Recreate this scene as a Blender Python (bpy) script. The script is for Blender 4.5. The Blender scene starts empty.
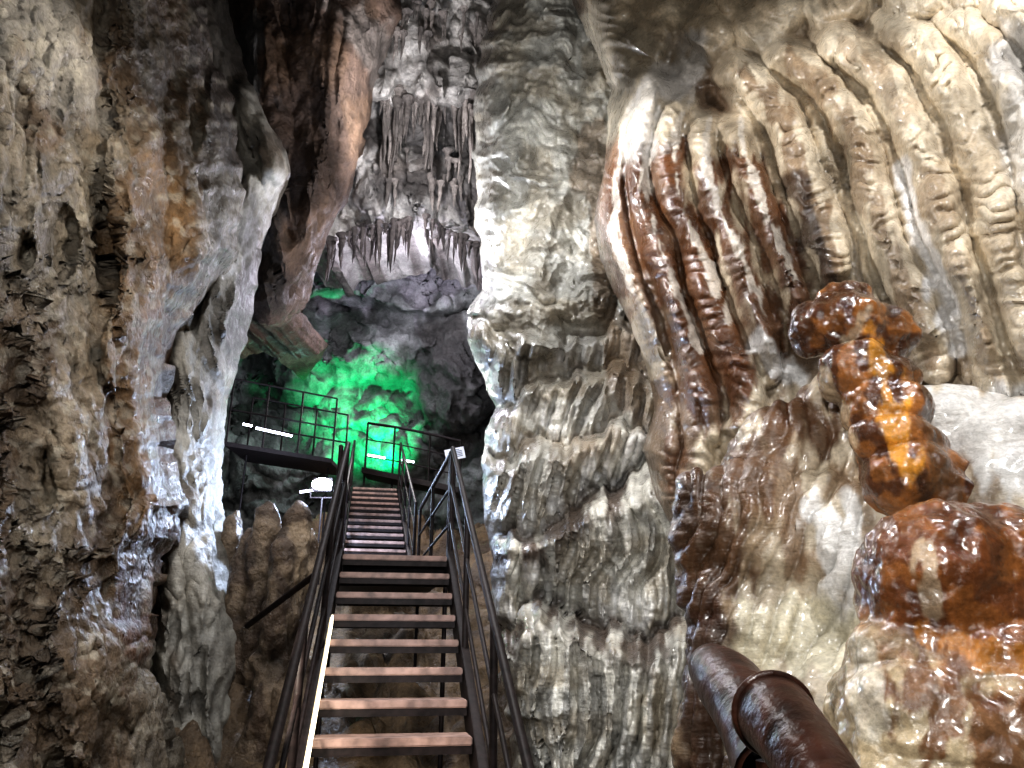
import bpy, bmesh, math, random
import numpy as np
from mathutils import Vector, Matrix
random.seed(7)
F=745.0; PITCH=math.radians(20); C=math.cos(PITCH); SN=math.sin(PITCH); CZ=1.6
def S(px,py,Y):
    a=(np.asarray(px,float)-512)/F; s=(384-np.asarray(py,float))/F
    vy=C-s*SN; vz=SN+s*C; k=Y/vy
    return np.stack(np.broadcast_arrays(a*k, Y+0*k, CZ+vz*k),-1)
def V(px,py,Y): return Vector([float(t) for t in S(px,py,Y)])
def proj(P):
    x,y,z=P[...,0],P[...,1],P[...,2]-CZ
    d=C*y+SN*z; u=-SN*y+C*z
    return 512+F*x/d, 384-F*u/d
# ---------------- noise
def _h(i,j,k,s):
    n=(i.astype(np.int64)*374761393+j.astype(np.int64)*668265263+k.astype(np.int64)*2147483647+s*974634777)&0xffffffff
    n=((n^(n>>13))*1274126177)&0xffffffff
    n=((n^(n>>15))*2246822519)&0xffffffff
    n=n^(n>>16)
    return (n&0xffffff)/float(0xffffff)
def vn(x,y,z,s=0):
    x,y,z=np.broadcast_arrays(x,y,z)
    i=np.floor(x);j=np.floor(y);k=np.floor(z)
    a=x-i;b=y-j;c=z-k
    a=a*a*a*(a*(a*6-15)+10);b=b*b*b*(b*(b*6-15)+10);c=c*c*c*(c*(c*6-15)+10)
    r=0
    for di in(0,1):
        for dj in(0,1):
            for dk in(0,1):
                w=(a if di else 1-a)*(b if dj else 1-b)*(c if dk else 1-c)
                r=r+w*_h(i+di,j+dj,k+dk,s)
    return r*2-1
def fbm(x,y,z,o=4,s=0,g=.5):
    r=0;A=1
    for q in range(o):
        r=r+A*vn(x,y,z,s+q*17); A*=g
        x,y,z=(.8*x-.6*y)*2.03+11.3,(.6*x+.8*y)*2.03+5.1,z*2.03+3.7+.3*x
    return r
def bil(x,y,z,o=3,s=0):
    wx=.55*vn(x*.7,y*.7,z,s+91); wy=.55*vn(x*.7+9,y*.7,z,s+92)
    x=x+wx; y=y+wy
    r=0;A=1
    for q in range(o):
        r=r+A*(np.sqrt(vn(x,y,z,s+q*17)**2+.004)*2-.7); A*=.48; x,y,z=(.9*x-.43*y)*2.1+1.3,(.43*x+.9*y)*2.1+5.1,z*2.1
    return r
def worley(x,y,z,s=0):
    x,y,z=x+.35*vn(x*.8,y*.8,z*.8,s+5),y+.35*vn(x*.8+4,y*.8,z*.8,s+6),z+.35*vn(x*.8,y*.8+7,z*.8,s+7)
    i=np.floor(x);j=np.floor(y);k=np.floor(z); best=np.full(np.shape(x),9.0)
    for a in(-1,0,1):
        for b in(-1,0,1):
            for c in(-1,0,1):
                I=i+a;J=j+b;K=k+c
                dx=I+_h(I,J,K,s+1)-x;dy=J+_h(I,J,K,s+2)-y;dz=K+_h(I,J,K,s+3)-z
                best=np.minimum(best,dx*dx+dy*dy+dz*dz)
    return np.sqrt(best)
def sm(a,b,t):
    t=np.clip((t-a)/(b-a),0,1); return t*t*(3-2*t)
def pdist(px,py,pts):
    best=np.full(px.shape,1e9); par=np.zeros(px.shape); acc=0
    for (x0,y0),(x1,y1) in zip(pts[:-1],pts[1:]):
        dx,dy=x1-x0,y1-y0; l=math.hypot(dx,dy)
        t=np.clip(((px-x0)*dx+(py-y0)*dy)/(l*l),0,1)
        d=np.hypot(px-x0-t*dx,py-y0-t*dy); m=d<best
        best=np.where(m,d,best); par=np.where(m,acc+t*l,par); acc+=l
    return best,par,acc
def ridge(px,py,pts,w,amp,rib=0,taper=True):
    d,p,L=pdist(px,py,pts)
    e=np.sqrt(np.clip(1-(d/w)**2,0,1))
    if taper: e=e*sm(-1,L*.12,p)*(.5+.5*sm(0,L*.1,L-p))
    if rib:
        ph=p/2.4+vn(px/14,py/14,0*px)*3.5+vn(px/40,py/40,0*px+3)*4
        e=e*(1+rib*(np.abs(np.sin(ph*.5))-.5)*(1+vn(px/20,py/20,0*px+7)))
        e=e*(1+.07*vn(px/16,py/24,0*px+11))
    return amp*e
def blob(px,py,cx,cy,rx,ry,amp,rot=0):
    c,s=math.cos(rot),math.sin(rot); X=(px-cx)*c+(py-cy)*s; Y=-(px-cx)*s+(py-cy)*c
    return amp*np.sqrt(np.clip(1-(X/rx)**2-(Y/ry)**2,0,1))
def resample(pts,n=16):
    P=np.array(pts,float)
    Q=[P[0]*2-P[1]]+list(P)+[P[-1]*2-P[-2]]; out=[]
    for i in range(1,len(Q)-2):
        for t in np.linspace(0,1,8,endpoint=False):
            a,b,c_,d_=Q[i-1],Q[i],Q[i+1],Q[i+2]
            out.append(.5*((2*b)+(-a+c_)*t+(2*a-5*b+4*c_-d_)*t*t+(-a+3*b-3*c_+d_)*t**3))
    out.append(P[-1]); P=np.array(out)
    d=np.r_[0,np.cumsum(np.hypot(*np.diff(P,axis=0).T))]; t=np.linspace(0,d[-1],n)
    return np.stack([np.interp(t,d,P[:,0]),np.interp(t,d,P[:,1])],1)
def stain_or_light(col,px,py,pts,w,c,k=1,n=.6,s=0,nx=14.,ny=30.):  # mineral stains, and also painted sheen and glare
    if len(pts)==1: pts=[pts[0],(pts[0][0]+.1,pts[0][1]+.1)]
    d,_,_=pdist(px,py,pts)
    m=k*sm(0,.45,1-d/w+n*fbm(px/nx,py/ny,0*px+s,3,s)*.5)
    return col*(1-m[...,None])+np.array(c)*m[...,None]
# ---------------- colours (linear)
WHITE=(.74,.73,.71); BROWN=(.10,.040,.015); DK=(.07,.055,.045); DKBR=(.035,.018,.011)
# ---------------- materials
def nd(nt,t,**k):
    n=nt.nodes.new(t)
    for a,b in k.items(): setattr(n,a,b)
    return n
def rockmat(name,rough=(.35,.8),bump=.5,scale=1.,ripple=0.,pit=.3,var=(.62,1.3),spec=.5,coat=0.):
    m=bpy.data.materials.new(name); m.use_nodes=True; nt=m.node_tree; B=nt.nodes['Principled BSDF']; L=nt.links.new
    tc=nd(nt,'ShaderNodeTexCoord'); at=nd(nt,'ShaderNodeAttribute',attribute_name='tint')
    def noise(sc,det=6,r=.6,mp=None):
        n=nd(nt,'ShaderNodeTexNoise'); n.inputs['Scale'].default_value=sc*scale; n.inputs['Detail'].default_value=det; n.inputs['Roughness'].default_value=r
        if mp:
            q=nd(nt,'ShaderNodeMapping'); q.inputs['Scale'].default_value=mp; L(tc.outputs['Object'],q.inputs[0]); L(q.outputs[0],n.inputs['Vector'])
        else: L(tc.outputs['Object'],n.inputs['Vector'])
        return n
    n1=noise(5,8,.65); n2=noise(38,4,.7)
    def mr(src,a,b,c=.3,d=.7):
        r=nd(nt,'ShaderNodeMapRange'); r.inputs['From Min'].default_value=c; r.inputs['From Max'].default_value=d; r.inputs['To Min'].default_value=a; r.inputs['To Max'].default_value=b
        L(src,r.inputs['Value']); return r.outputs[0]
    v1=mr(n1.outputs['Fac'],*var); v2=mr(n2.outputs['Fac'],.74,1.22)
    mm=nd(nt,'ShaderNodeMath',operation='MULTIPLY'); L(v1,mm.inputs[0]); L(v2,mm.inputs[1])
    sc=nd(nt,'ShaderNodeVectorMath',operation='SCALE'); L(at.outputs['Color'],sc.inputs[0]); L(mm.outputs[0],sc.inputs['Scale'])
    L(sc.outputs[0],B.inputs['Base Color'])
    n3=noise(9,5,.6); L(mr(n3.outputs['Fac'],rough[0],rough[1],.35,.65),B.inputs['Roughness'])
    B.inputs['Specular IOR Level'].default_value=spec
    B.inputs['Coat Weight'].default_value=coat; B.inputs['Coat Roughness'].default_value=.16
    last=None
    def bmp(src,st,dist):
        nonlocal last
        b=nd(nt,'ShaderNodeBump'); b.inputs['Strength'].default_value=st; b.inputs['Distance'].default_value=dist
        L(src,b.inputs['Height'])
        if last: L(last,b.inputs['Normal'])
        last=b.outputs[0]
    bmp(n1.outputs['Fac'],bump,.12/scale)
    bmp(n2.outputs['Fac'],bump,.02/scale)
    if pit:
        vo=nd(nt,'ShaderNodeTexVoronoi',feature='SMOOTH_F1'); vo.inputs['Scale'].default_value=26*scale; L(tc.outputs['Object'],vo.inputs['Vector']); bmp(vo.outputs['Distance'],pit,.03/scale)
    if ripple:
        n4=noise(1,3,.5,(9,9,48)); bmp(n4.outputs['Fac'],ripple,.03)
    L(last,B.inputs['Normal'])
    return m
M_left=rockmat('rough_limestone',(.25,.65),.75,1.,0,.45,(.45,1.45))
M_pale=rockmat('pale_flowstone',(.3,.7),.4,1.,.2,.15,(.7,1.2))
M_casc=rockmat('rippled_flowstone',(.18,.5),.32,1.3,.35,.2,(.66,1.25),.5,.35)
M_drape=rockmat('wet_flowstone',(.18,.5),.26,1.3,.22,.14,(.68,1.25),.5,.35)
M_amber=rockmat('wet_amber_calcite',(.10,.32),.25,2.,.0,.3,(.45,1.5),.6,.7)
M_far=rockmat('far_limestone',(.45,.9),.8,.6,0,.3,(.5,1.35))
# ---------------- mesh helpers
COL=bpy.context.scene.collection
def addmesh(name,verts,faces,mat,cols=None,smooth=True,parent=None):
    me=bpy.data.meshes.new(name); me.from_pydata([tuple(v) for v in verts] if not isinstance(verts,np.ndarray) else verts.tolist(),[],faces if not isinstance(faces,np.ndarray) else faces.tolist())
    if smooth: me.polygons.foreach_set('use_smooth',[True]*len(me.polygons))
    if cols is not None: setcol(me,cols)
    me.materials.append(mat); me.update()
    o=bpy.data.objects.new(name,me); COL.objects.link(o)
    if parent: o.parent=parent
    return o
def setcol(me,cols):
    a=me.color_attributes.new('tint','FLOAT_COLOR','POINT')
    c=np.ones((len(me.vertices),4),np.float32); c[:,:3]=np.clip(cols.reshape(-1,3),0,1); a.data.foreach_set('color',c.ravel())
def gnorm(P):
    du=np.gradient(P,axis=1); dv=np.gradient(P,axis=0); n=np.cross(du,dv); n/=np.linalg.norm(n,axis=-1,keepdims=True)+1e-9
    s=np.sign(-(n*(P-np.array([0,0,CZ]))).sum(-1,keepdims=True)); s[s==0]=1
    return n*s
def strip(P,c,side,inx,n=7,st=.3):
    if side=='L': e=P[:,:1]; ec=c[:,:1]
    elif side=='R': e=P[:,-1:]; ec=c[:,-1:]
    elif side=='B': e=P[-1:]; ec=c[-1:]
    else: e=P[:1]; ec=c[:1]
    ks=np.arange(1,n+1)*st
    off=np.stack([ks*inx,ks,ks*0],-1) if side in 'LR' else np.stack([ks*0,ks,ks*inx],-1)
    if side=='L': return np.concatenate([(e+off[None])[:,::-1],P],1),np.concatenate([np.repeat(ec,n,1),c],1)
    if side=='R': return np.concatenate([P,e+off[None]],1),np.concatenate([c,np.repeat(ec,n,1)],1)
    if side=='B': return np.concatenate([P,e+off[:,None]],0),np.concatenate([c,np.repeat(ec,n,0)],0)
    return np.concatenate([(e+off[:,None])[::-1],P],0),np.concatenate([np.repeat(ec,n,0),c],0)
def mass(name,PX,PY,Y,col,mat,strips=(),namp=.06,nsc=1.5,wamp=0.,wsc=4.,seed=0,oct=5):
    P=S(PX,PY,Y); c=col
    for sd,inx in strips: P,c=strip(P,c,sd,inx)
    n=gnorm(P); x,y,z=P[...,0],P[...,1],P[...,2]
    d=namp*fbm(x*nsc,y*nsc,z*nsc,oct,seed,.5)
    if wamp: d=d-wamp*worley(x*wsc,y*wsc,z*wsc,seed)
    P=P+n*d[...,None]
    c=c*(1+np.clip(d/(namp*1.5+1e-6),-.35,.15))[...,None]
    h,w=P.shape[:2]; idx=np.arange(h*w).reshape(h,w)
    f=np.stack([idx[:-1,:-1],idx[1:,:-1],idx[1:,1:],idx[:-1,1:]],-1).reshape(-1,4)
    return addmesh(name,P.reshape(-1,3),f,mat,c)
def rows(top,bot,step):
    a=np.arange(max(top,-40),min(bot,800),step)
    pre=np.arange(top,-40,12.) if top<-40 else np.array([]); post=np.arange(800,bot+1,12.) if bot>800 else np.array([])
    return np.concatenate([pre,a,post])
def I(py,pts): return np.interp(py,[p[0] for p in pts],[p[1] for p in pts])
def rnd(px,edge,w,r,side):
    t=np.clip((px-edge)/w if side=='L' else (edge-px)/w,0,1); return r*(1-np.sqrt(np.clip(1-(1-t)**2,0,1)))
def base(shape,c): return np.ones(shape+(3,))*np.array(c)

# ================= A: near left wall
py=rows(-300,1300,2.4)
R=I(py,[(-300,190),(0,200),(60,214),(130,236),(190,243),(250,236),(290,203),(340,174),(400,162),(470,168),(505,184),(530,178),(560,160),(620,150),(670,150),(720,170),(768,180),(1300,220)])
R=R+3*vn(py/11,py*0,py*0,4)
L_=np.full_like(R,-420.)
u=np.linspace(0,1,270)**.75
PX=L_[:,None]+(R-L_)[:,None]*u; PY=np.repeat(py[:,None],270,1); Z0=0*PX
Y=np.interp(PX,[-420,-150,0,100,240],[1.35,2.1,3.0,4.1,6.0])+rnd(PX,R[:,None],60,1.2,'R')
h=np.zeros_like(PX)
wPX=PX+10*vn(PX/60,PY/60,Z0,12)
for pts,w,a in [([(205,-100),(212,60),(228,200),(200,280)],40,.35),([(150,-50),(130,150),(150,260),(135,340),(140,430),(168,505),(140,560),(125,640),(110,700)],36,.5),
   ([(60,-50),(75,120),(55,300),(90,420),(60,560)],60,.3),([(10,200),(-10,400),(20,600),(10,768)],50,.22),([(90,560),(70,660),(90,768),(90,900)],45,.4),([(140,660),(150,720),(155,900)],34,.45),
   ([(100,180),(95,300),(115,400),(110,500)],28,.25),([(30,640),(30,720),(20,900)],34,.3),([(20,-60),(30,100),(0,240)],40,.2),([(180,20),(185,150),(195,240)],26,.2)]:
    h=np.maximum(h,ridge(wPX,PY,pts,w,a,0,False))
h+=.07*bil(PX/60,PY/150,Z0,3,3)+.035*bil(PX/17,PY/26,Z0,3,9)
for cx,cy,rx,ry in [(62,240,14,40),(200,90,9,60),(20,250,12,20),(112,250,8,50),(40,480,10,34)]: h-=blob(wPX,PY,cx,cy,rx,ry,.2)
Y=Y-h
c=base(PX.shape,(.225,.19,.145))
m=sm(-.1,.6,fbm(PX/60,PY/110,Z0,4,5))[...,None]; c=c*(1-m)+np.array((.16,.11,.07))*m
c=stain_or_light(c,PX,PY,[(150,200),(135,340),(150,440),(170,510),(130,600)],50,(.22,.13,.06),.85,.8,1)
c=stain_or_light(c,PX,PY,[(160,320),(172,455),(178,510),(150,560),(130,640)],20,(.115,.048,.018),.85,.9,2)
c=stain_or_light(c,PX,PY,[(90,560),(50,660),(80,768)],70,(.135,.09,.055),.8,.8,3)
c=stain_or_light(c,PX,PY,[(100,100),(70,420),(40,560)],34,(.34,.285,.21),.6,1,4)
c=stain_or_light(c,PX,PY,[(205,-60),(215,80),(230,150)],28,(.09,.07,.06),.9,.8,5)
c=stain_or_light(c,PX,PY,[(30,20),(60,100)],50,(.30,.29,.27),.6,1,6)
m=(.5*sm(.25,.7,fbm(PX/7,PY/9,Z0,3,77)))[...,None]; c=c*(1-m)+np.array((.50,.46,.38))*m
mass('wall_left',PX,PY,Y,c,M_left,[('R',-.5)],.05,2.0,.03,9,1)

# ================= B
py=rows(-300,1200,2.8)
R=I(py,[(-300,238),(0,226),(60,238),(110,262),(150,284),(172,290),(200,276),(250,260),(300,252),(350,240),(400,226),(450,221),(500,224),(560,222),(600,238),(640,247),(700,243),(768,250),(1200,262)])
L_=np.full_like(R,90.)
PX=L_[:,None]+(R-L_)[:,None]*np.linspace(0,1,120); PY=np.repeat(py[:,None],120,1); Z0=0*PX
Y=np.interp(PX,[90,180,260],[6.6,6.9,7.6])+rnd(PX,R[:,None],45,.9,'R')
h=np.zeros_like(PX); wPX=PX+6*vn(PX/40,PY/40,Z0,22)
for pts,w,a in [([(235,200),(225,300),(205,400),(195,500),(200,600)],24,.3),([(255,180),(245,260),(225,330)],16,.2),([(190,350),(175,450),(185,560),(170,650)],22,.3),([(215,560),(215,640),(215,800)],34,.5),([(265,120),(276,165)],18,.4),([(250,90),(258,140)],18,.3),([(180,620),(180,800)],30,.3)]:
    h=np.maximum(h,ridge(wPX,PY,pts,w,a,0,False))
h+=.09*bil(PX/24,PY/60,Z0,3,23)
Y=Y-h
c=base(PX.shape,(.36,.34,.30)); m=sm(0,.7,fbm(PX/30,PY/50,Z0,4,15))[...,None]; c=c*(1-m)+np.array((.18,.15,.12))*m
c=stain_or_light(c,PX,PY,[(240,230),(215,330),(190,460)],18,(.48,.47,.44),.7,1.2,2)
c=stain_or_light(c,PX,PY,[(230,-100),(232,60)],50,(.08,.07,.06),.9,.5,3)
c=stain_or_light(c,PX,PY,[(248,190),(252,260),(235,360)],9,(.11,.10,.09),.7,1,5)
c=stain_or_light(c,PX,PY,[(200,640),(220,780)],40,(.32,.31,.28),.8,.5,4)
mass('flowstone_column',PX,PY,Y,c,M_pale,[('R',-.5)],.06,1.8,.03,8,31)

# ================= C1 brown hanging curtain
v=np.linspace(0,1,250)**.9; top=-260
NU=120; uu=np.linspace(0,1,NU)
pyc=top+(326-top)*v
R=I(pyc,[(-300,400),(0,396),(60,402),(120,378),(180,364),(240,338),(290,318),(326,300)])
PX=185+(R-185)[:,None]*uu
bot=np.interp(PX,[180,250,275,300,330,400],[318,318,322,312,290,250])+5*vn(PX/9,0*PX,0*PX,6)
PY=np.repeat(pyc[:,None],NU,1); PY=top+(PY-top)*((bot-top)/(326-top)); Z0=0*PX
Y=np.interp(PY,[-300,0,320],[8.2,9.3,10.4])+rnd(PX,R[:,None],70,1.4,'R')+rnd(-PY,-bot,30,.8,'L')
h=np.zeros_like(PX); wPX=PX+8*vn(PX/40,PY/40,Z0,42)
for pts,w,a in [([(300,-60),(330,60),(345,140),(320,250)],42,.7),([(250,-50),(265,100),(285,200),(285,300)],30,.5),([(370,-20),(385,40),(372,110)],30,.5),([(300,60),(305,180),(300,280)],20,.5),([(262,180),(262,300)],16,.3)]:
    h=np.maximum(h,ridge(wPX,PY,pts,w,a,0,False))
h+=.13*bil(PX/30,PY/80,Z0,3,43)
Y=Y-h
c=base(PX.shape,(.15,.10,.075)); m=sm(-.2,.6,fbm(PX/30,PY/60,Z0,4,45))[...,None]; c=c*(1-m)+np.array((.21,.135,.09))*m
c=stain_or_light(c,PX,PY,[(350,20),(395,70)],26,(.32,.28,.25),.7,1,2)
c=stain_or_light(c,PX,PY,[(240,30),(250,120)],26,(.20,.20,.20),.8,1,2)
c=stain_or_light(c,PX,PY,[(265,230),(270,300)],30,DK,.8,.8,2)
mass('curtain_formation',PX,PY,Y,c,M_far,[('R',-.5),('B',.1)],.10,1.1,.03,4,41)

# ================= C2 pale hanging mass
NU=150; PXa=np.linspace(300,540,NU)
botc=np.interp(PXa,[300,330,360,400,420,450,480,540],[250,255,240,238,226,246,262,262])+8*vn(PXa/9,PXa*0,PXa*0,3)
v=np.linspace(0,1,260)**.9; PX=np.repeat(PXa[None],260,0); PY=top+(botc[None]-top)*v[:,None]; Z0=0*PX
Y=np.interp(PY,[-300,0,100,250],[9.5,11.0,11.6,12.6])+rnd(-PY,-botc[None]+Z0,25,.7,'L')
h=np.zeros_like(PX)
for cx,cy,rx,ry,a in [(400,40,50,45,.8),(450,80,40,35,.8),(370,70,30,40,.6),(470,20,30,40,.6),(430,-20,60,50,.8),(410,215,30,28,.7),(470,200,30,50,.5),(380,180,26,60,.6)]:
    h=np.maximum(h,blob(PX+5*vn(PX/20,PY/20,Z0,52),PY,cx,cy,rx,ry,a))
h+=.2*bil(PX/22,PY/42,Z0,3,53)
h+=.7*sm(112,100,PY+12*vn(PX/12,Z0,Z0,4))*sm(40,90,PY)
Y=Y-h
c=base(PX.shape,(.54,.51,.48)); m=sm(-.1,.5,fbm(PX/24,PY/34,Z0,4,55))[...,None]; c=c*(1-m)+np.array((.24,.21,.19))*m
c=stain_or_light(c,PX,PY,[(380,135),(470,135),(470,190),(390,190)],30,(.10,.09,.085),.85,.8,7)
c=stain_or_light(c,PX,PY,[(395,212),(425,212)],22,(.66,.63,.60),.85,.7,7)
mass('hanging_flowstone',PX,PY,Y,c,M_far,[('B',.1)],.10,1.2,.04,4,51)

# ================= D far chamber wall
PXa=np.linspace(170,560,210); pya=np.arange(120,700,2.6)
PX,PY=np.meshgrid(PXa,pya); Z0=0*PX
Y=17.5+0*PX-1.3*np.abs((PX-370)/190)**2*2
h=1.6*sm(318,300,PY-10*np.sin(PX/30))*sm(180,240,PY)
h=np.maximum(h,blob(PX,PY,380,350,110,42,1.6)); h=np.maximum(h,blob(PX,PY,455,370,50,70,1.8)); h=np.maximum(h,blob(PX,PY,300,355,50,50,1.3))
h=np.maximum(h,blob(PX,PY,365,405,46,40,.8)); h=np.maximum(h,blob(PX,PY,400,440,50,40,.9)); h=np.maximum(h,blob(PX,PY,290,470,60,60,.9))
h+=.2*bil(PX/30,PY/26,Z0,4,63)
Y=Y-h
c=base(PX.shape,(.29,.30,.29)); m=sm(-.1,.5,fbm(PX/24,PY/24,Z0,4,65))[...,None]; c=c*(1-m)+np.array((.12,.125,.115))*m
c=stain_or_light(c,PX,PY,[(330,280),(460,265)],36,(.62,.59,.64),.85,1.3,7)
c=stain_or_light(c,PX,PY,[(455,340),(470,430)],44,(.075,.07,.065),.85,.8,8)
c=stain_or_light(c,PX,PY,[(270,340),(285,440)],34,(.07,.07,.07),.8,.8,9)
mass('wall_back',PX,PY,Y,c,M_far,[],.16,1.0,.05,3,61)

# ================= E centre column + tiers
py=rows(-250,1150,1.8)
Le=I(py,[(-300,502),(0,492),(60,478),(150,473),(230,478),(290,484),(312,469),(340,466),(370,480),(408,495),(430,487),(470,484),(520,484),(560,492),(620,490),(680,500),(768,515),(1150,560)])
Le=Le+3*vn(py/14,py*0,py*0,2)
Re=I(py,[(-300,720),(200,700),(400,740),(1150,800)])
NU=200; uu=np.linspace(0,1,NU); PX=Le[:,None]+(Re-Le)[:,None]*uu; PY=np.repeat(py[:,None],NU,1); Z0=0*PX
Y=I(PY,[(-300,7.0),(0,7.4),(250,7.6),(330,7.3),(450,6.5),(560,6.0),(620,5.6),(768,5.0),(1150,4.0)])-.0018*(PX-480)+rnd(PX,Le[:,None],55,1.0,'L')
h=np.zeros_like(PX)
up=sm(360,310,PY); wPX=PX+9*vn(PX/50,PY/50,Z0,70)
for pts,w,a in [([(505,-80),(500,60),(498,200),(505,300)],30,.3),([(545,-60),(548,100),(550,240),(530,330)],32,.36),([(590,40),(592,200),(585,300)],28,.3)]:
    h=np.maximum(h,ridge(wPX,PY,pts,w,a,0,False))
wx=16*vn(PX/40,PY/60,Z0,8)+6*vn(PX/14,PY/20,Z0,6)
sc_=(PY+wx)/14.0
h+=up*(.07*bil(PX/45,(PY+wx)/24,Z0,3,73)+.075*(np.sqrt(np.abs(np.sin(sc_*math.pi/2))+.01)-.5)*(1+.6*vn(PX/30,PY/30,Z0,5))+.025*bil(PX/11,PY/9,Z0,2,74))
w1=9*vn(PX/28,Z0,Z0,31)+5*vn(PX/9,Z0,Z0,32)
y1=np.interp(PX,[460,480,540,600,650,700],[322,325,345,330,322,330])+w1
y15=np.interp(PX,[460,520,580,640,700],[412,392,365,365,385])+w1
y2=np.interp(PX,[460,500,560,600,650,700],[450,450,445,425,420,430])+1.3*w1
y3=np.interp(PX,[460,500,560,600,650,700],[552,542,518,490,468,460])-w1
y4=np.interp(PX,[460,500,560,620,690,760],[626,620,604,630,616,610])+1.4*w1
y5=np.interp(PX,[460,760],[900,900])
ys=[y1,y15,y2,y3,y4,y5]; am=[.34,.40,.55,.75,.8]
for k in range(5):
    t=(PY-ys[k])/(ys[k+1]-ys[k]); ins=(t>=0)&(t<1)
    tt=np.clip(t,0,1); ri=.22 if k<4 else .11
    prof=.05/am[k]+np.sqrt(np.clip(tt/ri,0,1))*np.clip(1-tt,0,1)**.75*1.1
    sl_=.3 if k<3 else .05
    q=PX+13*vn(PX/45,PY/60,Z0,80+k)+PY*sl_
    rib=np.sqrt(np.abs(np.sin(q/19*math.pi*.9+k))+.01)
    q2=PX+7*vn(PX/26,PY/50,Z0,90+k)+PY*sl_
    rib2=np.sqrt(np.abs(np.sin(q2/8.3*math.pi+k))+.01)
    h+=np.where(ins,am[k]*prof+(.17*(rib-.7)*(1+.5*vn(PX/40,PY/40,Z0,85))+.045*(rib2-.7))*sm(0,ri*1.1,tt)*(.4+.6*sm(1,.8,tt)),0)
h+=sm(340,380,PY)*.02*bil(PX/12,PY/16,Z0,2,76)
Y=Y-h
c=base(PX.shape,(.56,.54,.48)); m=sm(-.2,.6,fbm(PX/30,PY/26,Z0,4,79))[...,None]; c=c*(1-m)+np.array((.40,.36,.29))*m
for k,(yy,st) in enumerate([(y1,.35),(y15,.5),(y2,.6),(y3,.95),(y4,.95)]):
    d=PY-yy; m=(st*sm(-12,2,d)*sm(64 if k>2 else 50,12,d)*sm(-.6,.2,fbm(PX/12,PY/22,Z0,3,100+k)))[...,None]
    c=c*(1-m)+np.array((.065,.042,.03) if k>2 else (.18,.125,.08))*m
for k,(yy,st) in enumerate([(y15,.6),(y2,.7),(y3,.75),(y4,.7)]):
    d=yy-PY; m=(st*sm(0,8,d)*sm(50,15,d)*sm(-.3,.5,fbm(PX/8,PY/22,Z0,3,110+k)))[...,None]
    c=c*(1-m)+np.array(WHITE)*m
c=stain_or_light(c,PX,PY,[(590,130),(605,290),(640,420)],22,(.22,.15,.09),.7,.9,8)
m=(sm(660,700,PY)*sm(-.2,.3,vn(PX/5,PY/70,Z0,120))*.5)[...,None]; c=c*(1-m)+np.array((.11,.115,.12))*m
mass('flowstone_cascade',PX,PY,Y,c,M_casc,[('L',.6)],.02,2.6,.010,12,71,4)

# ================= F right drapery
py=rows(-260,1300,1.9)
Le=I(py,[(-300,560),(0,573),(50,596),(90,612),(140,606),(220,596),(260,602),(310,625),(370,648),(410,655),(450,644),(500,655),(560,683),(640,690),(768,700),(1300,760)])
Re=np.full_like(Le,1330.); NU=380; uu=np.linspace(0,1,NU); PX=Le[:,None]+(Re-Le)[:,None]*uu; PY=np.repeat(py[:,None],NU,1); Z0=0*PX
Y=np.interp(PX,[570,700,850,1024,1330],[5.5,4.9,4.1,3.2,2.1])+rnd(PX,Le[:,None],45,.8,'L')+.0006*np.clip(300-PY,-300,600)
fl=[[(618,-60),(606,30),(618,90)],
 [(668,45),(632,95),(612,160),(608,230),(628,290),(652,350),(672,410)],
 [(684,58),(650,105),(640,170),(652,240),(680,310),(700,370),(712,430)],
 [(700,75),(672,125),(672,190),(696,255),(722,320),(740,385)],
 [(712,95),(700,145),(712,205),(742,270),(765,330),(770,370)],
 [(728,100),(738,150),(762,215),(790,275),(806,320)],
 [(706,52),(760,90),(792,150),(815,210),(832,270),(840,300)],
 [(740,38),(815,75),(852,140),(875,215),(905,290),(932,360)],
 [(790,26),(870,62),(908,130),(935,205),(965,290),(1000,380)],
 [(850,12),(925,50),(962,120),(985,200),(1015,290),(1045,380)],
 [(910,0),(985,40),(1015,115),(1040,200),(1070,300),(1100,380)],
 [(960,-20),(1040,30),(1075,110),(1100,200),(1140,330)],
 [(1040,-20),(1110,30),(1150,110),(1180,220),(1220,330)]]
FW=[28,20,20,20,20,21,23,25,26,27,28,34,40]; FA=[.3,.38,.42,.42,.42,.42,.42,.40,.38,.36,.34,.35,.35]
rs=[resample(p) for p in fl]
h=np.zeros_like(PX)
wpx=PX+6*vn(PX/50,PY/60,Z0,200)+2*vn(PX/18,PY/26,Z0,203); wpy=PY+3*vn(PX/30,PY/30,Z0,201)
for i in range(len(fl)):
    rb=.07 if i<6 else .09
    h=np.maximum(h,ridge(wpx,wpy,rs[i].tolist(),FW[i],FA[i],rb))
    if i>=1 and i+1<len(fl):
        for f_,ww,aa in ((.5,.5,.55),(.27,.34,.4),(.74,.3,.4)):
            mid=((1-f_)*rs[i]+f_*rs[i+1])
            if 1<=i<=4: mid=mid[3:]
            if f_!=.5 and i<5: continue
            h=np.maximum(h,ridge(wpx,wpy,mid.tolist(),FW[i]*ww,FA[i]*aa,rb))
for pts,w,a in [([(640,-60),(655,10),(628,60)],34,.32),([(700,-80),(718,0),(685,50)],40,.36),([(770,-90),(790,-10),(735,40)],36,.34),([(850,-90),(862,-20),(800,20)],34,.3),([(930,-100),(935,-20),(880,8)],34,.3),([(1010,-100),(1000,-30),(940,0)],36,.3)]:
    h=np.maximum(h,ridge(wpx,wpy,resample(pts).tolist(),w,a,.05,True))
lowm=sm(360,430,PY)
rib=np.sqrt(np.abs(np.sin((PX+9*vn(PX/50,PY/70,Z0,210)-PY*.12)/21*math.pi))+.01)
h+=lowm*(.13*rib)
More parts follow.
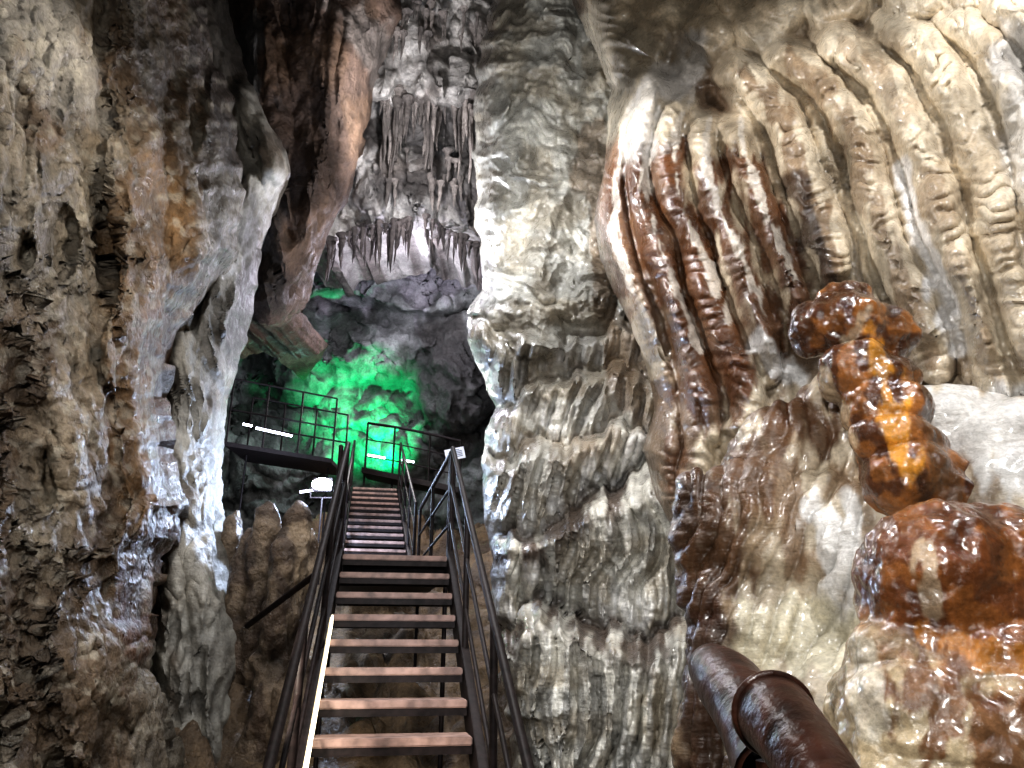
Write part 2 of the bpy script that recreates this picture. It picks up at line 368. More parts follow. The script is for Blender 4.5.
for pts,w,a in [([(650,390),(662,440),(660,500),(690,560)],22,.35),([(742,345),(748,400),(735,440)],24,.45),([(690,380),(700,440),(690,490)],20,.3)]:
    h=np.maximum(h,ridge(wpx,wpy,pts,w,a,.1))
h+=.25*sm(395,440,PY)*sm(880,960,PX)
h+=.014*bil(PX/22,PY/30,Z0,3,215)
Y=Y-h
c=base(PX.shape,(.56,.48,.36)); m=sm(-.1,.6,fbm(PX/40,PY/50,Z0,4,220))[...,None]; c=c*(1-m)+np.array((.40,.325,.23))*m
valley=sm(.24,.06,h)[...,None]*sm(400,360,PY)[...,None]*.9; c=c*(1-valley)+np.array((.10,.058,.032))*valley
d_=sm(0,.4,1-pdist(PX,PY,[(632,190),(670,270),(715,370)])[0]/56+.35*fbm(PX/18,PY/50,Z0,3,250))*.88
m=d_[...,None]; c=c*(1-m)+np.array((.125,.052,.02))*m
for i,k in [(2,.8),(3,.95),(4,.95),(5,.95)]:
    c=stain_or_light(c,PX,PY,rs[i][4:].tolist(),20,BROWN,k,1.2,230+i,9,44)
for i,k in [(6,.75),(7,.6),(8,.45)]:
    c=stain_or_light(c,PX,PY,rs[i][2:].tolist(),12,(.17,.10,.05),k,1.4,230+i,10,26)
c=stain_or_light(c,PX,PY,[(800,190),(832,300)],16,DKBR,.85,.9,9)
c=stain_or_light(c,PX,PY,[(612,170),(606,240),(620,290)],9,BROWN,.8,.9,29)
for i in (1,2,3,4,5):
    c=stain_or_light(c,PX,PY,(rs[i]+np.array((6,0)))[1:13].tolist(),3.5,(.64,.58,.50),.75,2.6,240+i,7,26)  # bright sheen along the flute crests, painted into the tint
c=stain_or_light(c,PX,PY,[(690,60),(650,100),(645,140)],26,(.60,.57,.53),.7,1,10)
c=stain_or_light(c,PX,PY,[(905,170),(925,250),(960,350)],12,(.74,.73,.72),.85,.8,11)  # white lit patch on the upper flutes, put into the colour
c=stain_or_light(c,PX,PY,[(1010,30),(1024,200)],26,(.60,.59,.57),.6,.9,12)  # grazing light at the right edge, painted as paler rock
c=stain_or_light(c,PX,PY,[(760,345),(800,380)],16,WHITE,.8,.8,13)
c=stain_or_light(c,PX,PY,[(960,420),(1100,440)],46,WHITE,.85,.6,14)  # white glare on the right, painted into the tint
c=stain_or_light(c,PX,PY,[(655,400),(665,500),(690,580)],26,(.12,.07,.04),.85,.9,16)
c=stain_or_light(c,PX,PY,[(690,400),(680,480)],22,BROWN,.7,.9,17)
c=stain_or_light(c,PX,PY,[(700,640),(700,780)],40,DKBR,.8,.6,18)
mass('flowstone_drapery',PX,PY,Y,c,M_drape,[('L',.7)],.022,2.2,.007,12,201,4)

# ================= blobby bodies
def blobs(name,els,vox,colf,mat,namp,nsc,wamp,wsc,seed,smooth=6,extra=None):
    bm=bmesh.new()
    for (px_,py_,Yd,rx,ry,rz,rot) in els:
        P=V(px_,py_,Yd); k=Yd/F/1.0
        Mx=Matrix.Translation(P)@Matrix.Rotation(rot,4,'Y')@Matrix.Diagonal((rx*k,rz*k,ry*k,1))
        bmesh.ops.create_icosphere(bm,subdivisions=4,radius=1,matrix=Mx)
    me=bpy.data.meshes.new(name+'_src'); bm.to_mesh(me); bm.free()
    o=bpy.data.objects.new(name+'_src',me); COL.objects.link(o)
    r=o.modifiers.new('r','REMESH'); r.mode='VOXEL'; r.voxel_size=vox
    s=o.modifiers.new('s','SMOOTH'); s.factor=.5; s.iterations=smooth
    bpy.context.view_layer.update(); dg=bpy.context.evaluated_depsgraph_get()
    m2=bpy.data.meshes.new_from_object(o.evaluated_get(dg)); bpy.data.objects.remove(o); bpy.data.meshes.remove(me); m2.name=name
    n=len(m2.vertices); P=np.empty(n*3); m2.vertices.foreach_get('co',P); P=P.reshape(-1,3); N=np.empty(n*3); m2.vertices.foreach_get('normal',N); N=N.reshape(-1,3)
    x,y,z=P.T
    pxx,pyy=proj(P)
    d=namp*fbm(x*nsc,y*nsc,z*nsc,4,seed)
    if wamp: d=d+wamp*(.55-worley(x*wsc,y*wsc,z*wsc,seed))
    if extra is not None: d=d+extra(pxx,pyy,P,N)
    P2=P+N*d[:,None]; m2.vertices.foreach_set('co',P2.ravel())
    cc=colf(pxx,pyy,P,N)
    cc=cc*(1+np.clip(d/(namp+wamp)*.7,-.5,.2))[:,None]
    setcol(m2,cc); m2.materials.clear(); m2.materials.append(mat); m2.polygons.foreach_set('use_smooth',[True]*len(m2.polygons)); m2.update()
    ob=bpy.data.objects.new(name,m2); COL.objects.link(ob); return ob
def cm(px,py,P,N):
    c=np.ones(P.shape)*np.array((.50,.43,.33)); z=0*px
    m=sm(-.1,.5,fbm(px/30,py/40,z,4,2))[:,None]; c=c*(1-m)+np.array((.28,.21,.14))*m
    c=stain_or_light(c,px,py,[(690,470),(685,540),(700,610)],44,(.06,.027,.013),.97,.8,3)
    c=stain_or_light(c,px,py,[(790,420),(740,470),(722,560)],36,(.10,.05,.024),.94,1.2,4,12,34)
    c=stain_or_light(c,px,py,[(800,400),(830,440)],28,(.08,.035,.015),.85,1.,5)
    c=stain_or_light(c,px,py,[(785,460),(800,560)],16,(.17,.10,.055),.75,1.5,15)
    c=stain_or_light(c,px,py,[(850,480),(870,540)],14,(.20,.13,.08),.6,1.5,25)
    c=stain_or_light(c,px,py,[(835,520),(850,600)],28,WHITE,.85,1.1,6)
    c=stain_or_light(c,px,py,[(760,640),(850,640)],40,(.58,.54,.41),.8,.8,7)
    c=stain_or_light(c,px,py,[(950,420),(1060,450)],50,(.66,.65,.63),.8,.9,8)  # the right-hand glare continued in the mound's colour
    c=stain_or_light(c,px,py,[(700,640),(712,800)],40,(.045,.020,.012),.94,.7,8)
    return c
def em(px,py,P,N):
    q=px+12*vn(px/40,py/40,0*px,305)+(py-450)*.35
    r=.028*(np.sqrt(np.abs(np.sin(q/21*math.pi))+.01)-.6)*(1+.6*vn(px/30,py/30,0*px,307))*sm(900,820,px)*sm(690,640,py)
    q2=px+8*vn(px/30,py/50,0*px,315); r2=.03*(np.sqrt(np.abs(np.sin(q2/15*math.pi))+.01)-.6)*sm(640,680,py)*sm(780,740,px)
    return r+r2+.006*np.abs(np.sin((py+9*vn(px/20,py/20,0*px,306))/5))*sm(800,720,px)
blobs('flowstone_mound',[(752,545,3.3,74,80,70,0),(790,470,3.35,62,72,60,.5),(840,425,3.25,44,50,46,.3),(832,560,3.2,70,90,70,0),(765,640,3.25,74,60,70,0),(905,480,3.1,75,76,60,0),(840,700,3.1,90,80,70,0),(960,450,2.95,90,56,60,.2),
   (1040,470,2.8,110,70,60,0),(930,600,2.95,110,130,70,0),(1050,600,2.7,120,160,70,0),(830,830,3.0,100,120,60,0),(950,880,2.7,200,200,80,0),(700,540,3.3,26,70,44,0),(725,600,3.25,42,52,50,0),(718,740,3.4,36,110,44,0)],.012,cm,M_drape,.04,2.6,.018,10,301,8,em)
def ca(px,py,P,N):
    c=np.ones(P.shape)*np.array((.24,.095,.027)); z=0*px
    m=sm(-.15,.3,fbm(px/16,py/18,z,3,5))[:,None]; c=c*(1-m)+np.array((.085,.032,.013))*m
    c=stain_or_light(c,px,py,[(870,330),(885,375),(895,420),(912,470)],15,(.60,.27,.04),.85,1.4,4)
    c=stain_or_light(c,px,py,[(800,300),(790,340)],20,(.05,.022,.012),.8,1,5)
    c=stain_or_light(c,px,py,[(835,300),(850,285)],16,(.09,.04,.02),.8,1,5)
    c=stain_or_light(c,px,py,[(825,380),(850,440)],11,(.5,.4,.27),.7,1.2,6)
    c=stain_or_light(c,px,py,[(870,310),(850,340)],7,(.5,.42,.3),.5,1.4,16)
    c=stain_or_light(c,px,py,[(930,430),(950,490)],16,(.10,.05,.022),.8,1,6)
    return c
blobs('amber_stalagmite',[(850,325,2.95,52,38,42,0),(812,330,3.0,26,32,26,0),(886,336,2.95,34,36,36,0),(870,378,2.88,54,38,46,.2),(888,412,2.85,50,38,46,.3),(900,448,2.82,48,38,42,.3),(914,482,2.78,52,42,48,0),(946,500,2.76,44,46,46,0),(846,300,2.98,34,20,26,0)],.009,ca,M_amber,.024,5,.024,10,311,6)
def cb(px,py,P,N):
    c=np.ones(P.shape)*np.array((.14,.05,.018)); z=0*px
    m=sm(0,.5,fbm(px/26,py/22,z,3,15))[:,None]; c=c*(1-m)+np.array((.25,.095,.028))*m
    lo=sm(630,725,py+38*fbm(px/22,py/22,z,3,16)+.25*(930-px))[:,None]; c=c*(1-lo)+np.array((.42,.335,.215))*lo
    c=stain_or_light(c,px,py,[(930,635),(1010,655)],18,(.50,.20,.035),.8,1.5,6)
    c=stain_or_light(c,px,py,[(925,550),(935,610)],11,(.48,.38,.26),.6,1.4,9)
    c=stain_or_light(c,px,py,[(960,520),(1010,520)],14,(.07,.028,.014),.7,1.4,9)
    c=stain_or_light(c,px,py,[(920,705),(1010,740)],44,(.14,.06,.024),.9,1.5,7)
    c=stain_or_light(c,px,py,[(865,650),(870,730)],18,(.58,.53,.43),.7,1,8)
    return c
blobs('domed_stalagmite',[(945,590,2.2,84,88,78,0),(1000,590,2.2,74,82,74,0),(895,605,2.25,34,54,46,0),(925,660,2.2,68,48,64,0),(985,665,2.15,80,58,72,0),(940,740,2.15,92,80,80,0),(1020,750,2.1,110,110,80,0),(960,860,2.1,120,110,90,0),(876,720,2.25,40,64,50,0)],.008,cb,M_amber,.022,5,.022,12,321,4)
def cs(px,py,P,N):
    c=np.ones(P.shape)*np.array((.20,.15,.105)); z=0*px
    m=sm(-.1,.4,fbm(px/10,py/24,z,3,25))[:,None]; c=c*(1-m)+np.array((.10,.07,.05))*m
    return stain_or_light(c,px,py,[(300,530),(305,600)],10,(.38,.29,.2),.8,1,6)
blobs('stalagmite_cluster',[(240,640,7.4,16,104,22,0),(258,600,7.3,13,94,20,0),(276,630,7.0,13,96,22,0),(290,600,7.2,12,98,20,0),(304,590,7.5,9,60,18,0),(262,770,7.0,24,130,26,0),(290,780,6.9,22,120,26,0),(230,570,7.8,10,60,16,0),(268,540,7.6,8,34,12,0)],.025,cs,M_left,.06,2.5,.05,7,331,4)

# ================= floor, ceiling
X,Yg=np.meshgrid(np.linspace(-3.6,3.2,180),np.linspace(-.5,19,420))
zf=np.interp(Yg,[-.5,1.5,3,6,8.7,13.5,19],[-.5,-.5,-.25,.55,1.3,3.6,4.0])+.2*bil(X*1.6,Yg*1.6,0*X,4,7)+.08*np.abs(X+.8)
P=np.stack([X,Yg,zf],-1); idx=np.arange(X.size).reshape(X.shape)
f=np.stack([idx[:-1,:-1],idx[:-1,1:],idx[1:,1:],idx[1:,:-1]],-1).reshape(-1,4)
cc=base(X.shape,(.24,.165,.095)); m=sm(-.1,.5,fbm(X*2,Yg*2,0*X,4,9))[...,None]; cc=cc*(1-m)+np.array((.12,.085,.055))*m
addmesh('floor',P.reshape(-1,3),f,M_left,cc)
X,Yg=np.meshgrid(np.linspace(-7,7,80),np.linspace(-2,20,120))
zc=19.5+.6*fbm(X*.6,Yg*.6,0*X,4,8); P=np.stack([X,Yg,zc],-1); idx=np.arange(X.size).reshape(X.shape)
f=np.stack([idx[:-1,:-1],idx[:-1,1:],idx[1:,1:],idx[1:,:-1]],-1).reshape(-1,4)
addmesh('ceiling',P.reshape(-1,3),f,M_far,base(X.shape,(.2,.17,.14)))

# ================= stalactites
def stalactites(name,specs,col):
    vs=[];fs=[];cs=[]
    for (px_,py_,Yd,wpx,lpx) in specs:
        P=V(px_,py_,Yd); k=Yd/F; r=wpx*k; L=lpx*k; n=9; m=11; b=len(vs); ph=random.random()*6; dc=random.uniform(.5,1.6); pw=random.uniform(.35,.9)
        for j in range(m):
            t=j/(m-1); rr=r*(1-t)**pw*(1+.25*math.sin(t*15+ph))*(1+.8*max(0,.15-t)/.15)+.003
            ox=.06*L*math.sin(t*2+ph)*t
            for i in range(n):
                a=2*math.pi*i/n; vs.append((P.x+ox+rr*math.cos(a),P.y+rr*math.sin(a),P.z+.12*L-L*1.12*t))
                q=random.uniform(.8,1.2)*dc; cs.append([c_*q for c_ in col])
        for j in range(m-1):
            for i in range(n):
                fs.append((b+j*n+i,b+j*n+(i+1)%n,b+(j+1)*n+(i+1)%n,b+(j+1)*n+i))
    return addmesh(name,vs,fs,M_far,np.array(cs))
sp=[(random.uniform(382,482),random.uniform(90,122),10.9+random.uniform(-.2,.3),random.uniform(1.5,4.5),random.uniform(30,95)) for _ in range(64)]
sp+=[(random.uniform(390,480),random.uniform(-10,40),10.2,random.uniform(1.5,3.5),random.uniform(15,50)) for _ in range(30)]
sp+=[(random.uniform(385,480),random.uniform(150,190),11.4,random.uniform(1.5,3.5),random.uniform(15,45)) for _ in range(20)]
stalactites('stalactites',sp,(.20,.175,.16))
sp=[]
for _ in range(110):
    x=random.uniform(326,484); sp.append((x,float(np.interp(x,[300,330,360,400,420,450,480],[246,246,232,228,216,236,252]))-3,12.1+random.uniform(-.3,.8),random.uniform(1.2,3.6),random.choice([10,14,18,26,36,52])*random.uniform(.7,1.2)))
stalactites('stalactites',sp,(.13,.11,.105))

# ================= metalwork
def simple(name,col,rough=.5,metal=0.,emit=None,es=0,nscale=20,var=.35,bump=.2,spec=.5):
    m=bpy.data.materials.new(name); m.use_nodes=True; nt=m.node_tree; B=nt.nodes['Principled BSDF']; L=nt.links.new
    tc=nd(nt,'ShaderNodeTexCoord'); n=nd(nt,'ShaderNodeTexNoise'); n.inputs['Scale'].default_value=nscale; n.inputs['Detail'].default_value=6; L(tc.outputs['Object'],n.inputs['Vector'])
    r=nd(nt,'ShaderNodeValToRGB'); e=r.color_ramp.elements
    e[0].position=.3; e[1].position=.7
    e[0].color=(*[c*(1-var) for c in col],1); e[1].color=(*[min(1,c*(1+var)) for c in col],1)
    L(n.outputs['Fac'],r.inputs[0]); L(r.outputs[0],B.inputs['Base Color'])
    B.inputs['Roughness'].default_value=rough; B.inputs['Metallic'].default_value=metal; B.inputs['Specular IOR Level'].default_value=spec
    b=nd(nt,'ShaderNodeBump'); b.inputs['Strength'].default_value=bump; b.inputs['Distance'].default_value=.01; L(n.outputs['Fac'],b.inputs['Height']); L(b.outputs[0],B.inputs['Normal'])
    if emit: B.inputs['Emission Color'].default_value=(*emit,1); B.inputs['Emission Strength'].default_value=es
    return m
M_steel=simple('dark_painted_steel',(.012,.008,.008),.55,0,nscale=30,var=.6,spec=.2)
M_rust=simple('rusted_steel',(.034,.013,.008),.33,0,nscale=22,var=.75,bump=.9)
M_tread=simple('worn_tread',(.25,.165,.14),.55,0,nscale=14,var=.5,bump=.4)
M_string=simple('lit_stringer_paint',(.60,.53,.38),.4,.0,nscale=12,var=.25)  # pale yellow colour imitates light falling on the left stringer
M_lamp=simple('lamp_glass',(.9,.95,1),.3,emit=(.75,.86,1),es=60)
M_tube=simple('tube_glass',(.9,.9,1),.3,emit=(.78,.80,1),es=9)
M_glow=simple('lit_stringer_glow',(1,.95,.85),.3,emit=(1,.90,.68),es=3)  # emission imitating the brightly lit stringer, not a fixture
M_sign=simple('panel_face',(.62,.66,.74),.35,nscale=3,var=.06)
M_ink=simple('panel_ink',(.08,.1,.14),.5)
def empty(name,loc=(0,0,0)):
    e=bpy.data.objects.new(name,None); COL.objects.link(e); e.location=loc; return e
def boxbm(bm,c,ax,ay,az):
    c=Vector(c); vs=[bm.verts.new(c+ax*i+ay*j+az*k) for i in(-1,1) for j in(-1,1) for k in(-1,1)]
    for q in [(0,1,3,2),(4,6,7,5),(0,4,5,1),(2,3,7,6),(0,2,6,4),(1,5,7,3)]: bm.faces.new([vs[t] for t in q])
def finish(bm,name,mat,parent,bev=0.):
    bmesh.ops.recalc_face_normals(bm,faces=bm.faces)
    if bev: bmesh.ops.bevel(bm,geom=list(bm.edges),offset=bev,segments=2,affect='EDGES')
    me=bpy.data.meshes.new(name); bm.to_mesh(me); bm.free(); me.materials.append(mat)
    o=bpy.data.objects.new(name,me); COL.objects.link(o); o.parent=parent; return o
def tube(name,paths,r,mat,parent,res=3):
    cu=bpy.data.curves.new(name,'CURVE'); cu.dimensions='3D'; cu.bevel_depth=r; cu.bevel_resolution=res; cu.use_fill_caps=True
    for p in paths:
        s=cu.splines.new('POLY'); s.points.add(len(p)-1)
        for i,q in enumerate(p): s.points[i].co=(q[0],q[1],q[2],1)
    o=bpy.data.objects.new(name,cu); cu.materials.append(mat); COL.objects.link(o)
    dg=bpy.context.evaluated_depsgraph_get(); me=bpy.data.meshes.new_from_object(o.evaluated_get(dg)); bpy.data.objects.remove(o)
    me.polygons.foreach_set('use_smooth',[True]*len(me.polygons))
    o=bpy.data.objects.new(name,me); COL.objects.link(o); o.parent=parent; return o
HR=.90
def flight(par,p0,p1,n,width,pre,rk=1.05):
    p0=Vector(p0);p1=Vector(p1); d=p1-p0; hd=Vector((d.x,d.y,0)).normalized(); side=Vector((hd.y,-hd.x,0)); up=Vector((0,0,1))
    bm=bmesh.new()
    for i in range(n):
        c=p0+d*(i/(n-1)); boxbm(bm,c,side*(width/2-.012),hd*.12,up*.02)
    finish(bm,pre+'treads',M_tread,par,.006)
    bm=bmesh.new()
    for i in range(n):
        for s_ in (-.09,.09):
            c=p0+d*(i/(n-1))-up*.04+hd*s_; boxbm(bm,c,side*(width/2-.012),hd*.018,up*.018)
    finish(bm,pre+'tread_brackets',M_steel,par)
    dn=d.normalized(); perp=side.cross(dn).normalized()
    for sgn,nm in((-1,'stringer_a'),(1,'stringer_b')):
        bm=bmesh.new(); c=(p0+p1)/2+side*sgn*(width/2+.008)-up*.04
        boxbm(bm,c,side*.010,dn*(d.length/2+.12),perp*.1)
        boxbm(bm,c+perp*.1+side*sgn*.015,side*.022,dn*(d.length/2+.12),perp*.006)
        boxbm(bm,c-perp*.1+side*sgn*.015,side*.022,dn*(d.length/2+.12),perp*.006)
        finish(bm,pre+nm,M_steel,par)
    H=HR; paths=[];posts=[];mids=[]
    for sgn in(-1,1):
        o=side*sgn*(width/2+.02)
        a=p0+o;b=p1+o
        paths.append([a+up*H,b+up*H]); mids.append([a+up*.60,b+up*.60]); mids.append([a+up*.30,b+up*.30])
        k=max(2,int(d.length/rk)+1)
        for i in range(k):
            q=a+(b-a)*(i/(k-1)); posts.append([q-up*.15,q+up*H])
    tube(pre+'handrails',paths,.02,M_steel,par); tube(pre+'midrails',mids,.012,M_steel,par); tube(pre+'posts',posts,.019,M_steel,par)
    return side,dn,perp
st=empty('metal_staircase')
sl=Vector((-.172*.25,.25,.155))
p0=Vector((-.596,4.08,CZ-.396))-sl*7; p1=p0+sl*14
side,dn,perp=flight(st,p0,p1,15,.80,'lower_')
bm=bmesh.new(); a=p0+sl*1-side*.385+perp*.02; b=p0+sl*10.4-side*.385+perp*.02
boxbm(bm,(a+b)/2-side*.006,side*.004,(b-a)/2,perp*.085); finish(bm,'lit_stringer_face',M_string,st)  # added pale plate, painted like the lit inner stringer face
bm=bmesh.new(); boxbm(bm,(a+b)/2+perp*.07+side*.004,side*.006,(b-a)/2,perp*.030); finish(bm,'added_glow_strip',M_glow,st)  # added glowing strip stands in for light on the stringer
q0=p1+Vector((-.05,.12,.0)); q1=Vector((-1.50,8.5,q0.z))
hd=Vector((q1.x-q0.x,q1.y-q0.y,0)).normalized(); side=Vector((hd.y,-hd.x,0)); up=Vector((0,0,1))
bm=bmesh.new(); boxbm(bm,(q0+q1)/2,side*.42,hd*((q1-q0).length/2),up*.025); boxbm(bm,(q0+q1)/2-up*.08,side*.44,hd*((q1-q0).length/2),up*.05)
finish(bm,'landing_deck',M_steel,st)
H=HR; pp=[];po=[];mi=[]
for sg in(-1,1):
    a=q0+side*sg*.45;b=q1+side*sg*.45; pp.append([a+up*H,b+up*H]); mi+= [[a+up*.6,b+up*.6],[a+up*.3,b+up*.3]]
    for t in(0,.5,1): po.append([a+(b-a)*t-up*.1,a+(b-a)*t+up*H])
    for t in(.05,.95):
        q=a+(b-a)*t; po.append([q,Vector((q.x,q.y,q.z-1.7))])
tube('landing_handrails',pp,.02,M_steel,st); tube('landing_midrails',mi,.012,M_steel,st); tube('landing_posts',po,.018,M_steel,st)
flight(st,q1+Vector((-.05,.2,.1)),Vector((-2.48,13.3,CZ+2.8)),14,.80,'upper_')
tube('side_brace',[[V(247,626,5.6),V(316,574,5.0)]],.022,M_steel,st)
rl=empty('platform_railing')
T=[V(368,423,13.9),V(395,427,13.8),V(430,434,13.7),V(461,441,13.6)]
dz=Vector((0,0,.95))
tube('handrail',[T],.026,M_steel,rl); tube('midrails',[[q-dz*.35 for q in T],[q-dz*.7 for q in T]],.013,M_steel,rl)
tube('posts',[[q,q-dz*1.3] for q in T],.02,M_steel,rl)
bm=bmesh.new(); m_=(T[0]+T[-1])/2-dz*1.05; ax=(T[-1]-T[0])/2; boxbm(bm,m_,ax,Vector((0,.3,0)),Vector((0,0,.05))); finish(bm,'deck',M_steel,rl)
wk=empty('walkway_bridge')
a=V(236,452,10.2); b=V(338,468,10.8); ax=(b-a)/2
bm=bmesh.new(); boxbm(bm,(a+b)/2,ax,Vector((0,.45,0)),Vector((0,0,.03))); finish(bm,'deck',M_steel,wk)
ps=[]
for t in(0,.33,.66,1): q=a+(b-a)*t; ps.append([q-Vector((0,.4,0)),q+Vector((0,-.4,.95))]); ps.append([q+Vector((0,.4,0)),q+Vector((0,.4,.95))])
for t in(.1,.9): q=a+(b-a)*t; ps.append([q,q-Vector((0,0,2.2))])
tube('posts',ps,.014,M_steel,wk)
tube('handrails',[[a+Vector((0,s*.4,h_)),b+Vector((0,s*.4,h_))] for s in(-1,1) for h_ in(.95,.5)],.013,M_steel,wk)
def tl(paths,r):
    e=empty('tube_light')
    for i,p in enumerate(paths):
        tube('tube_%d'%(i+1),[p],r,M_tube,e)
        bm=bmesh.new(); m=(Vector(p[0])+Vector(p[1]))/2; boxbm(bm,m+Vector((0,r*1.5,r)),(Vector(p[1])-Vector(p[0]))*.52,Vector((0,r,0)),Vector((0,0,r*.8))); finish(bm,'housing_%d'%(i+1),M_steel,e)
tl([[V(243,424,9.6),V(252,426,9.62)],[V(256,428,9.6),V(292,436,9.7)]],.016)
tl([[V(368,455,13.2),V(385,458,13.1)],[V(402,460,13.2),V(414,462,13.1)]],.018)
tl([[V(300,492,9.6),V(314,490,9.6)]],.016)
fl_=empty('flood_lamp')
c0=V(322,484,9.2)
bm=bmesh.new(); boxbm(bm,c0+Vector((0,.07,0)),Vector((.12,0,0)),Vector((0,.05,0)),Vector((0,0,.085))); finish(bm,'housing',M_steel,fl_,.01)
bm=bmesh.new(); bmesh.ops.create_uvsphere(bm,u_segments=20,v_segments=12,radius=1,matrix=Matrix.Translation(c0)@Matrix.Diagonal((.13,.04,.075,1))); finish(bm,'glass',M_lamp,fl_)
tube('bracket',[[c0+Vector((-.15,.07,0)),c0+Vector((-.15,.07,-.16)),c0+Vector((.15,.07,-.16)),c0+Vector((.15,.07,0))],[c0+Vector((0,.07,-.16)),c0+Vector((0,.07,-1.3))]],.012,M_steel,fl_)
sg=empty('information_board'); c0=V(455,454,12.6)
Rm=Matrix.Rotation(math.radians(-12),3,'Y'); ex=Rm@Vector((.17,0,0)); ez=Rm@Vector((0,.03,.11))
bm=bmesh.new(); boxbm(bm,c0,ex,Vector((0,.012,0)),ez); finish(bm,'board',M_sign,sg)
bm=bmesh.new()
for i in range(5): boxbm(bm,c0+ez*(.65-.3*i)+Vector((0,-.02,0)),ex*(.75 if i else .5),Vector((0,.004,0)),ez*.05)
finish(bm,'text_lines',M_ink,sg); tube('legs',[[c0+Vector((0,.03,0)),c0+Vector((0,.03,-1.3))]],.02,M_steel,sg)
# rusty pipes, near right
def hollow(name,path,radii,mat,parent):
    pts=[Vector(p) for p in path]; n=32; vs=[];fs=[]
    m=len(pts)
    for L in (0,1):
        for i,p in enumerate(pts):
            r=np.interp(i/(m-1),np.linspace(0,1,len(radii)),radii); rr=r if L==0 else r*.82
            t=(pts[min(i+1,m-1)]-pts[max(i-1,0)]).normalized(); a=Vector((0,0,1)); a=(a-t*a.dot(t)).normalized(); b=t.cross(a)
            for j in range(n):
                an=2*math.pi*j/n; vs.append(p+(a*math.cos(an)+b*math.sin(an))*rr)
    for L in(0,1):
        for i in range(m-1):
            for j in range(n):
                o=L*m*n; q=(o+i*n+j,o+i*n+(j+1)%n,o+(i+1)*n+(j+1)%n,o+(i+1)*n+j); fs.append(q if L else q[::-1])
    for j in range(n):
        for i in(0,m-1): fs.append((i*n+j,i*n+(j+1)%n,m*n+i*n+(j+1)%n,m*n+i*n+j))
    return addmesh(name,vs,fs,mat,None,True,parent)
def bez(P,n=18):
    P=[Vector(p) for p in P]; out=[]
    for i in range(n):
        t=i/(n-1); q=[p.copy() for p in P]
        while len(q)>1: q=[q[k]*(1-t)+q[k+1]*t for k in range(len(q)-1)]
        out.append(q[0])
    return out
pr=empty('rusty_handrail')
A0=V(774,714,1.10);A1=V(794,734,1.02)
np_=bez([A0,A1,V(815,768,.95),V(850,830,.88)])
np_+= [np_[-1]+(np_[-1]-np_[-2])*k for k in (2,5,9)]
hollow('near_pipe',np_,[.052,.046,.044,.044],M_rust,pr)
B0=V(712,668,1.75)
hollow('far_pipe',bez([B0,V(728,680,1.62),V(755,712,1.45),V(776,775,1.30)]),[.052,.066,.064,.064],M_rust,pr)
tdir=(A1-A0).normalized(); a=Vector((0,0,1)); a=(a-tdir*a.dot(tdir)).normalized(); b=tdir.cross(a)
rim=[A0+(a*math.cos(t*2*math.pi/32)+b*math.sin(t*2*math.pi/32))*.051 for t in range(33)]
tube('collar',[rim],.0065,M_rust,pr)
e_=V(776,775,1.30); tube('support_post',[[e_+Vector((0,0,.02)),Vector((e_.x,e_.y,-.5))]],.03,M_rust,pr)

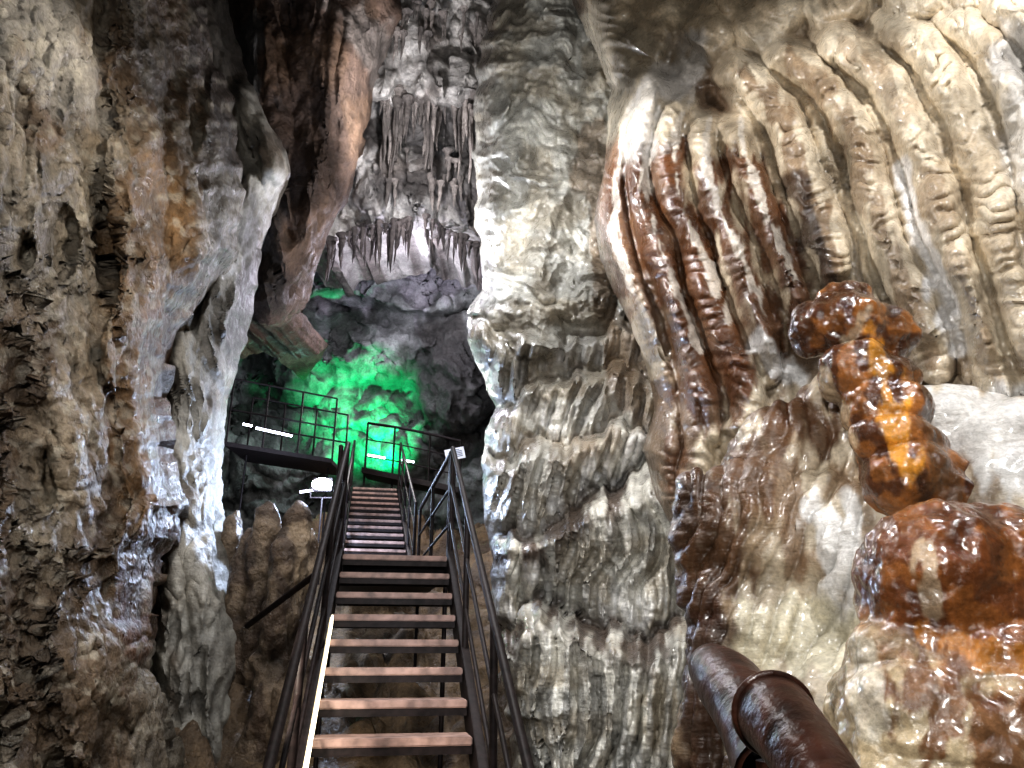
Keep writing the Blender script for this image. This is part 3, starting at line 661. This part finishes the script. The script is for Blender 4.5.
# ================= lights
def light(name,kind,loc,power,col=(1,1,1),size=.2,target=None,spot=60,blend=.6):
    l=bpy.data.lights.new(name,kind); l.energy=power; l.color=col
    if kind=='AREA': l.size=size
    else: l.shadow_soft_size=size
    if kind=='SPOT': l.spot_size=math.radians(spot); l.spot_blend=blend
    o=bpy.data.objects.new(name,l); COL.objects.link(o); o.location=loc
    if target is not None: o.rotation_euler=(Vector(target)-Vector(loc)).to_track_quat('-Z','Y').to_euler()
    return o
light('fill_near_camera','AREA',(-.3,-.3,3.0),105,(1,.98,.95),.35,(.2,5,3.4))  # added key fill near the camera, no lamp body
light('lamp_right_high','SPOT',(2.0,1.2,5.6),420,(.98,.98,1),.1,(1.3,4,3.2),110)
light('lamp_drapery','SPOT',(-1.3,4.4,5.8),430,(1,.98,.97),.08,(1.6,4.2,3.6),100)
light('fill_left','SPOT',(-.9,3.4,5.4),140,(1,.93,.83),.1,(-2.4,3.9,2.8),130)  # unseen grazing fill, added for the left wall
light('fill_column','SPOT',(-1.0,5.0,7.2),440,(.95,.97,1),.08,(.1,6.6,4.0),100)  # added overhead fill to bring out the column and tiers
light('fill_column_high','SPOT',(-.6,5.0,5.0),300,(.95,.97,1),.1,(.25,7.3,7.4),80)  # second unseen fill, added to brighten the upper column
light('fill_cascade','SPOT',(-.6,3.4,2.2),26,(.80,.88,1),.06,(.6,5.4,1.6),110)  # cool fill added for the cascade, no fixture
light('fill_high','POINT',(-1.2,8.6,7.0),150,(.94,.95,1),.12)  # bodiless fill added to light the upper curtain from beneath
light('fill_roof','SPOT',(-1.4,8.6,8.6),520,(.97,.96,1),.12,(-1.5,11.3,11.2),120)  # unseen fill added to brighten the hanging flowstone
light('lamp_flood','POINT',tuple(V(324,484,8.9)),240,(.58,.72,1),.08)
light('lamp_violet','POINT',tuple(V(400,296,13.3)),230,(.86,.83,1),.12)
light('lamp_green','SPOT',tuple(V(392,492,15.0)),2000,(.0,1,.30),.08,tuple(V(362,408,17)),68,.95)
light('lamp_stairs','SPOT',(-1.15,3.0,1.7),85,(1,.9,.76),.05,(-.8,4.1,.95),75)
light('lamp_upper_stairs','POINT',(-2.0,11.5,5.3),110,(1,.92,.9),.1)
light('lamp_cool_chamber','POINT',tuple(V(300,400,14.5)),34,(.45,.9,.75),.2)
w=bpy.data.worlds.new('cave_air'); bpy.context.scene.world=w; w.use_nodes=True
w.node_tree.nodes['Background'].inputs[0].default_value=(.55,.55,.6,1); w.node_tree.nodes['Background'].inputs[1].default_value=.015
cam=bpy.data.cameras.new('camera'); cam.sensor_width=36; cam.lens=36*F/1024; cam.clip_start=.02
co=bpy.data.objects.new('camera',cam); COL.objects.link(co); co.location=(0,0,CZ); co.rotation_euler=(math.pi/2+PITCH,0,0)
bpy.context.scene.camera=co
vs_=bpy.context.scene.view_settings
try: vs_.view_transform='Standard'
except Exception: pass
for lk in ('Medium High Contrast','Standard - Medium High Contrast'):
    try: vs_.look=lk; break
    except Exception: pass
